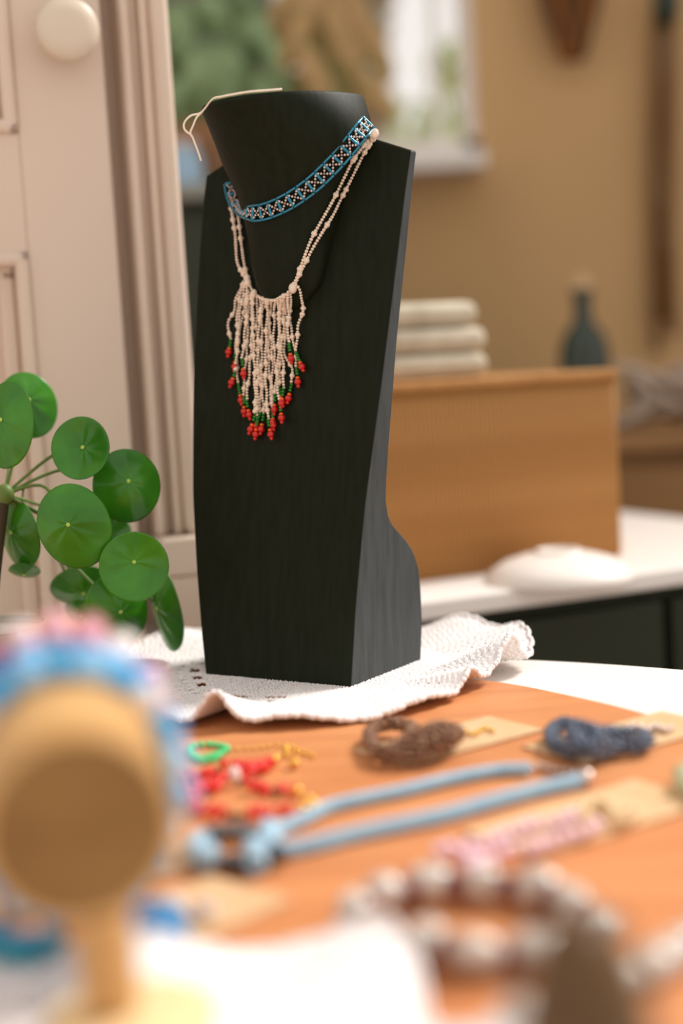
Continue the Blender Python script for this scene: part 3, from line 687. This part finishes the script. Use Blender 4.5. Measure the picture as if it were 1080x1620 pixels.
# tan hamper
hb = SO - SN * .10
def sx(px, py, n): # sideboard coordinate of a pixel on the plane n behind its front
    v = ray(px, py); P0 = SO - SN * n; return (CAM + v * ((P0 - CAM).dot(SN) / v.dot(SN)) - SO).dot(SX)
def hbox(x0, x1, n0, n1, z0, z1): return sbox(x0, x1, n0, n1, z0, z1)
hz1 = atY(690, 600, 1.32).z
hm = empty('wicker_hamper', SO + SX * .05 - SN * .24 + Vector((0, 0, sz)), 'tan ribbed wicker hamper standing on the white sideboard top', 'hamper')
M_wick = mat('tan_wicker', (186, 136, 82), .7, .2, c2=(170, 120, 68), scale=20, bump=.6, bscale=60)
X0, X1, N0, N1 = -.10, .26, .10, .38
mk('body', hbox(X0, X1, N0, N1, sz, hz1 - .008), M_wick, hm, False)
nrib = 80
rib = mesh('rib', tube([(0, 0, sz + .004), (0, 0, hz1 - .010)], .0024, 8), M_wick)
for i in range(nrib):
    f = X0 + .002 + (X1 - X0 - .004) * i / (nrib - 1); p = SO + SX * f - SN * (N0 - .0006); inst('rib', rib, Matrix.Translation((p.x, p.y, 0)), hm)
bevel(mk('lid', hbox(X0 - .004, X1 + .004, N0 - .006, N1 + .004, hz1 - .010, hz1), M_wick, hm, False), .004, 2)
# folded pale cloths on the hamper
M_cl = mat('pale_linen', (206, 196, 176), .9, .1, c2=(186, 176, 156), scale=30)
ctz = atY(690, 478, 1.36).z; hh = (ctz - hz1) / 3
cl = empty('folded_cloth_pile', SO + SX * .04 - SN * .2 + Vector((0, 0, hz1)), 'pale grey folded linen lying on the wicker hamper', 'cloth')
c0, c1 = sx(612, 570, .14), sx(772, 570, .14)
for i, (a, b) in enumerate(((c0, c1), (c0 + .005, c1 + .002), (c0 - .002, c1 - .004))):
    bevel(mk('folded_layer', hbox(a, b, .135 + .004 * i, .34, hz1 + hh * i, hz1 + hh * (i + 1) - .001), M_cl, cl, True), hh * .44, 4)
# white dish
dc = atY(885, 930, 1.24); dc.z = sz
rdish = 118 * 1.24 / FPX
ds = mk('white_dish', lathe([(rdish, 0), (rdish, .003), (rdish * .93, .009), (rdish * .75, .0165), (rdish * .5, .0215), (rdish * .32, .023), (rdish * .30, .026), (rdish * .26, .026), (rdish * .24, .0235), (.001, .0235)], dc, 48), mat('white_glaze', (240, 232, 224), .25, .5), None, 'angle', origin=dc, label='white shallow dish turned upside down on the sideboard', cat='dish')

# brown chest at the right with wool and a bottle
CY = 1.95
cz = atY(1000, 690, CY).z; cx0 = atY(845, 690, CY).x
chs = empty('brown_chest', (cx0 + .4, CY + .2, FLOOR_Z), 'brown wooden chest of drawers standing at the right', 'chest')
M_ch = mat('brown_chest_wood', (150, 112, 70), .6, .3, c2=(132, 96, 58), scale=6, stretch=(1, 1, 8))
bevel(mk('top', box((cx0 + .38, CY + .2, cz - .012), (.80, .42, .024)), M_ch, chs, False), .004)
mk('carcass', box((cx0 + .38, CY + .21, (FLOOR_Z + cz - .024) / 2), (.76, .38, cz - .024 - FLOOR_Z)), M_ch, chs, False)
for k in range(3):
    z1 = cz - .04 - k * .26; dw = bevel(mk('drawer', box((cx0 + .38, CY + .012, z1 - .12), (.72, .02, .235)), M_ch, chs, False), .004)
    for xx in (-.2, .2): mk('knob', ell((cx0 + .38 + xx, CY - .008, z1 - .12), .016, None, 12, 8), M_dk, dw)
wc = atY(1062, 645, CY + .1); wr = .055
wool = empty('wool_skein', (wc.x, wc.y, cz), 'grey-white skein of wool lying on the brown chest', 'yarn')
M_wool = mat('grey_wool', (188, 172, 156), .95, .1, c2=(140, 120, 104), scale=60, bump=.6, bscale=200)
for k in range(14):
    a = k / 14 * math.pi; P = []
    for i in range(25):
        t = 2 * math.pi * i / 24
        f = .35 + .65 * ((k * 5) % 14) / 13
        P.append(Vector((wc.x + f * (.080 + .012 * math.sin(k * 2.3)) * math.cos(t + k), wc.y + .03 * math.sin(a * 2) * math.cos(t) + (k - 7) * .004, cz + .009 + .046 * (1 + f * math.sin(t)) * (.92 + .08 * math.sin(k * 3 + 2 * t)))))
    mk('yarn_loop', tube(P, .007, 8), M_wool, wool)
bc = atY(930, 690, CY + .14)
bo = empty('green_bottle', (bc.x, bc.y, cz), 'dark green glass bottle on the brown chest', 'bottle')
mk('body', lathe([(.034, 0), (.037, .005), (.037, .12), (.03, .145), (.014, .165), (.013, .20), (.016, .202), (.016, .21), (.012, .211)], (bc.x, bc.y, cz), 28), mat('dark_green_glass', (40, 52, 38), .15, .5), bo, 'angle')
mk('cork', lathe([(.0115, .205), (.0125, .225), (.011, .227)], (bc.x, bc.y, cz), 18), M_kraft, bo, 'angle')

# hanging tassel and necklaces on the back wall
HY = WALL_Y - .03
def hang(px, py): return atY(px, py, HY)
tt = hang(892, -130); tz = hang(892, 112)
ta = empty('hanging_tassel', tt, 'dark pointed tassel hanging high on the tan wall', 'tassel')
M_ta = mat('dark_brown_thread', (76, 56, 34), .8, .2); M_ta2 = mat('rust_thread', (150, 88, 40), .8, .2)
hgt = tt.z - tz.z
mk('hook', tube([tt + Vector((0, .03, 0)), tt + Vector((0, .0, 0)), tt + Vector((0, -.008, .012))], .004, 8), M_gold, ta)
mk('cap', lathe([(.03, .0), (.05, -.02), (.07, -hgt * .35), (.062, -hgt * .42)][::-1], tt + Vector((0, -.03, 0)), 20), mat('dark_green_felt', (54, 62, 46), .9), ta, 'angle')
for k in range(18):
    a = 2 * math.pi * k / 18; r0 = .055
    P = [tt + Vector((r0 * math.cos(a), -.03 + .5 * r0 * math.sin(a), -hgt * .38)), tt + Vector((r0 * .62 * math.cos(a), -.03 + .3 * r0 * math.sin(a), -hgt * .7)), tt + Vector((.006 * math.cos(a), -.03 + .006 * math.sin(a), -hgt * random.uniform(.92, 1.02)))]
    mk('thread_bundle', tube(spline(P, .02), .013, 6), M_ta if k % 3 else M_ta2, ta)
n0 = hang(1048, -60)
hn = empty('hanging_necklaces', n0, 'bunch of long grey-brown cords hanging on the wall at the far right', 'necklace')
mk('hook', tube([n0 + Vector((0, .03, 0)), n0, n0 + Vector((0, -.008, .012))], .004, 8), M_gold, hn)
M_c1 = mat('grey_cord', (134, 112, 84), .8, .2); M_c2 = mat('brown_cord', (112, 78, 44), .8, .2)
for k in range(6):
    ln = (560, 545, 330, 300, 520, 420)[k]; xx = (1034, 1062, 1040, 1056, 1048, 1052)[k]
    mk('cord', tube(spline([n0, hang(xx, 60) + Vector((0, -.01, 0)), hang(xx, ln * .6), hang(xx + 4, ln)], .03), .008, 8), M_c1 if k in (2, 3, 5) else M_c2, hn)
mk('dark_green_bead', ell(hang(1048, 12) + Vector((0, -.03, 0)), (.026, .02, .045), None, 16, 10), mat('dark_green_stone', (28, 40, 24), .3), hn)

# dark cabinet under the window with plant and glass jar
KY = 2.15
kz1 = atY(300, 292, KY).z; kx0 = atY(180, 300, KY).x; kx1 = atY(600, 300, KY).x
kb = empty('dark_cabinet', ((kx0 + kx1) / 2, KY + .2, FLOOR_Z), 'dark grey-green cabinet beneath the window behind the bust', 'cabinet')
M_k = mat('slate_green_paint', (62, 66, 54), .6, .2)
bevel(mk('top', box(((kx0 + kx1) / 2, KY + .18, kz1 - .012), (kx1 - kx0 + .02, .40, .024)), mat('grey_painted_top', (150, 150, 140), .4), kb, False), .004)
mk('carcass', box(((kx0 + kx1) / 2, KY + .19, (FLOOR_Z + kz1 - .024) / 2), (kx1 - kx0, .36, kz1 - .024 - FLOOR_Z)), M_k, kb, False)
for k in range(2):
    w = (kx1 - kx0) / 2; xx = kx0 + w * (k + .5); dd = bevel(mk('door', box((xx, KY, (FLOOR_Z + kz1) / 2), (w - .012, .022, kz1 - FLOOR_Z - .1)), M_k, kb, False), .004)
    mk('knob', ell((xx + (.5 - k) * (w - .08), KY - .02, .05), .014, None, 12, 8), M_gold, dd)
jc = atY(292, 290, KY + .06)
jar = empty('glass_jar', (jc.x, jc.y, kz1), 'small pale blue glass jar on the dark cabinet', 'jar')
mk('body', lathe([(.026, 0), (.03, .004), (.03, .045), (.024, .055), (.024, .062), (.021, .062), (.021, .054), (.026, .045), (.026, .006), (.001, .005)], (jc.x, jc.y, kz1), 28), mat('pale_blue_glass', (170, 205, 230), .05, .6, alpha=.75), jar, 'angle')
mk('lid', lathe([(.026, .062), (.027, .064), (.027, .072), (.02, .074)], (jc.x, jc.y, kz1), 28), M_silver, jar, 'angle')

def bigplant(name, px, py, Y, z0, leaves, label, pot=(150, 110, 76), lc=(110, 150, 84), lc2=(70, 104, 50)):
    c = atY(px, py, Y); c.z = z0
    e = empty(name, c, label, 'plant')
    mk('pot', lathe([(.05, 0), (.055, .004), (.07, .10), (.073, .11), (.066, .11), (.06, .09)], c, 32), mat('pot_' + name, pot, .7), e, 'angle')
    ml = mat('foliage_' + name, lc, .4, .5, c2=lc2, scale=14, sub=0)
    for lx, ly, w, h, rot, tilt, dy in leaves:
        p = atY(lx, ly, Y + dy); k = (Y + dy) / FPX; a, b = w * k / 2, h * k / 2
        V, F = leaf_geo(1, -.3)
        Mx = Matrix.Rotation(R(tilt), 3, 'Z') @ Matrix.Rotation(R(rot), 3, 'Y') @ Matrix((Vector((1, 0, 0)), Vector((0, 0, 1)), Vector((0, -1, 0)))).transposed()
        lf = mk('leaf', ([p + Mx @ Vector((v.x * a, v.y * b, v.z * a)) for v in V], F), ml, e)
        s = lf.modifiers.new('thickness', 'SOLIDIFY'); s.thickness = .0012
        q = c + Vector((0, 0, .1)); mk('leaf_stalk', tube(spline([q, (q + p) / 2 + Vector((0, .02, .04)), p + Mx @ Vector((0, -b, 0))], .02), .004, 6), M_petiole, lf)
rnd = random.Random(3)
lv = [(342, 112, 92, 100, 10, 10, 0), (300, 80, 50, 70, -30, 20, .02), (290, 150, 60, 60, 30, -10, .03), (285, 30, 60, 50, 50, 10, .03), (330, 20, 60, 60, -40, 0, .05), (400, 60, 60, 90, 30, 20, .06), (405, 140, 50, 60, -20, 10, .05), (370, 190, 70, 60, 60, 0, .03), (300, 210, 70, 60, -50, 0, .03), (270, 110, 50, 70, 0, 30, .04), (440, 100, 40, 90, -20, 20, .06), (380, 10, 70, 60, 15, 0, .08), (330, 165, 70, 60, 30, 10, .06), (265, 200, 60, 80, 0, 0, .05)]
bigplant('broad_leaf_plant', 350, 300, KY + .16, kz1, lv, 'blurred broad-leaved green plant on the dark cabinet', lc=(150, 176, 126), lc2=(70, 96, 46))
lv = [(500, 118, 46, 110, -20, 20, 0), (470, 60, 40, 90, 25, 10, .02), (540, 60, 44, 110, -15, 0, .02), (525, 150, 40, 80, 30, 0, .03), (560, 130, 40, 100, -40, 10, .04), (490, 10, 60, 80, 10, 10, .04), (550, 5, 60, 90, -20, 10, .05), (585, 60, 36, 120, -25, 0, .03), (450, 20, 50, 90, 30, 0, .06), (515, 60, 50, 100, 5, 0, .06), (590, 150, 40, 80, -35, 0, .02), (465, 150, 50, 80, 20, 0, .05)]
bigplant('tan_leaf_plant', 520, 300, KY + .2, kz1, lv, 'blurred plant with dry tan leaves standing on the dark cabinet', lc=(186, 146, 96), lc2=(150, 128, 70))

# garden seen through the window
def bush(name, boxes, n, size, c, c2, label):
    gs = []
    for i in range(n):
        px0, px1, py0, py1, Y0, Y1 = boxes[i % len(boxes)]
        p = atY(random.uniform(px0, px1), random.uniform(py0, py1), random.uniform(Y0, Y1)); q = size * random.uniform(.6, 1.3)
        M = Euler((random.uniform(-.9, .9), random.uniform(-1, 1), random.uniform(0, 6.3))).to_matrix() @ Matrix.Rotation(1.3, 3, 'X')
        V = [p + M @ Vector(v) * q for v in ((0, -1, 0), (.42, -.3, .10), (.4, .35, .12), (0, 1, 0), (-.4, .35, .12), (-.42, -.3, .10), (0, 0, -.04))]
        gs.append((V, [(6, k, (k + 1) % 6) for k in range(6)]))
    lo = min(v.z for g in gs for v in g[0])
    base = atY((boxes[0][0] + boxes[0][1]) / 2, 300, boxes[0][4] + .2)
    for k in range(5):
        gs.append(tube([Vector((base.x + (k - 2) * .05, base.y, FLOOR_Z)), Vector((base.x + (k - 2) * .12, base.y, .3)), Vector((base.x + (k - 2) * .22, base.y, .8))], [.02, .016, .008], 6))
    o = mk(name, join(*gs), mat('foliage_' + name, c, .5, .4, c2=c2, scale=6), None, False, origin=(base.x, base.y, FLOOR_Z), label=label, cat='bush', kind='stuff')
bush('garden_bush', [(120, 460, -120, 300, 3.3, 3.8)], 1500, .075, (96, 120, 66), (60, 74, 36), 'green garden bush outside the window, at the left')
bush('dry_garden_bush', [(430, 600, -120, 300, 4.1, 4.6)], 900, .075, (184, 148, 96), (128, 120, 66), 'tan and olive garden bush outside the window, in the middle')
bush('pale_garden_bush', [(595, 760, 165, 320, 4.9, 5.4), (690, 770, 80, 140, 4.9, 5.4)], 240, .06, (196, 206, 130), (150, 170, 90), 'pale yellow-green garden bush outside the bright right pane')
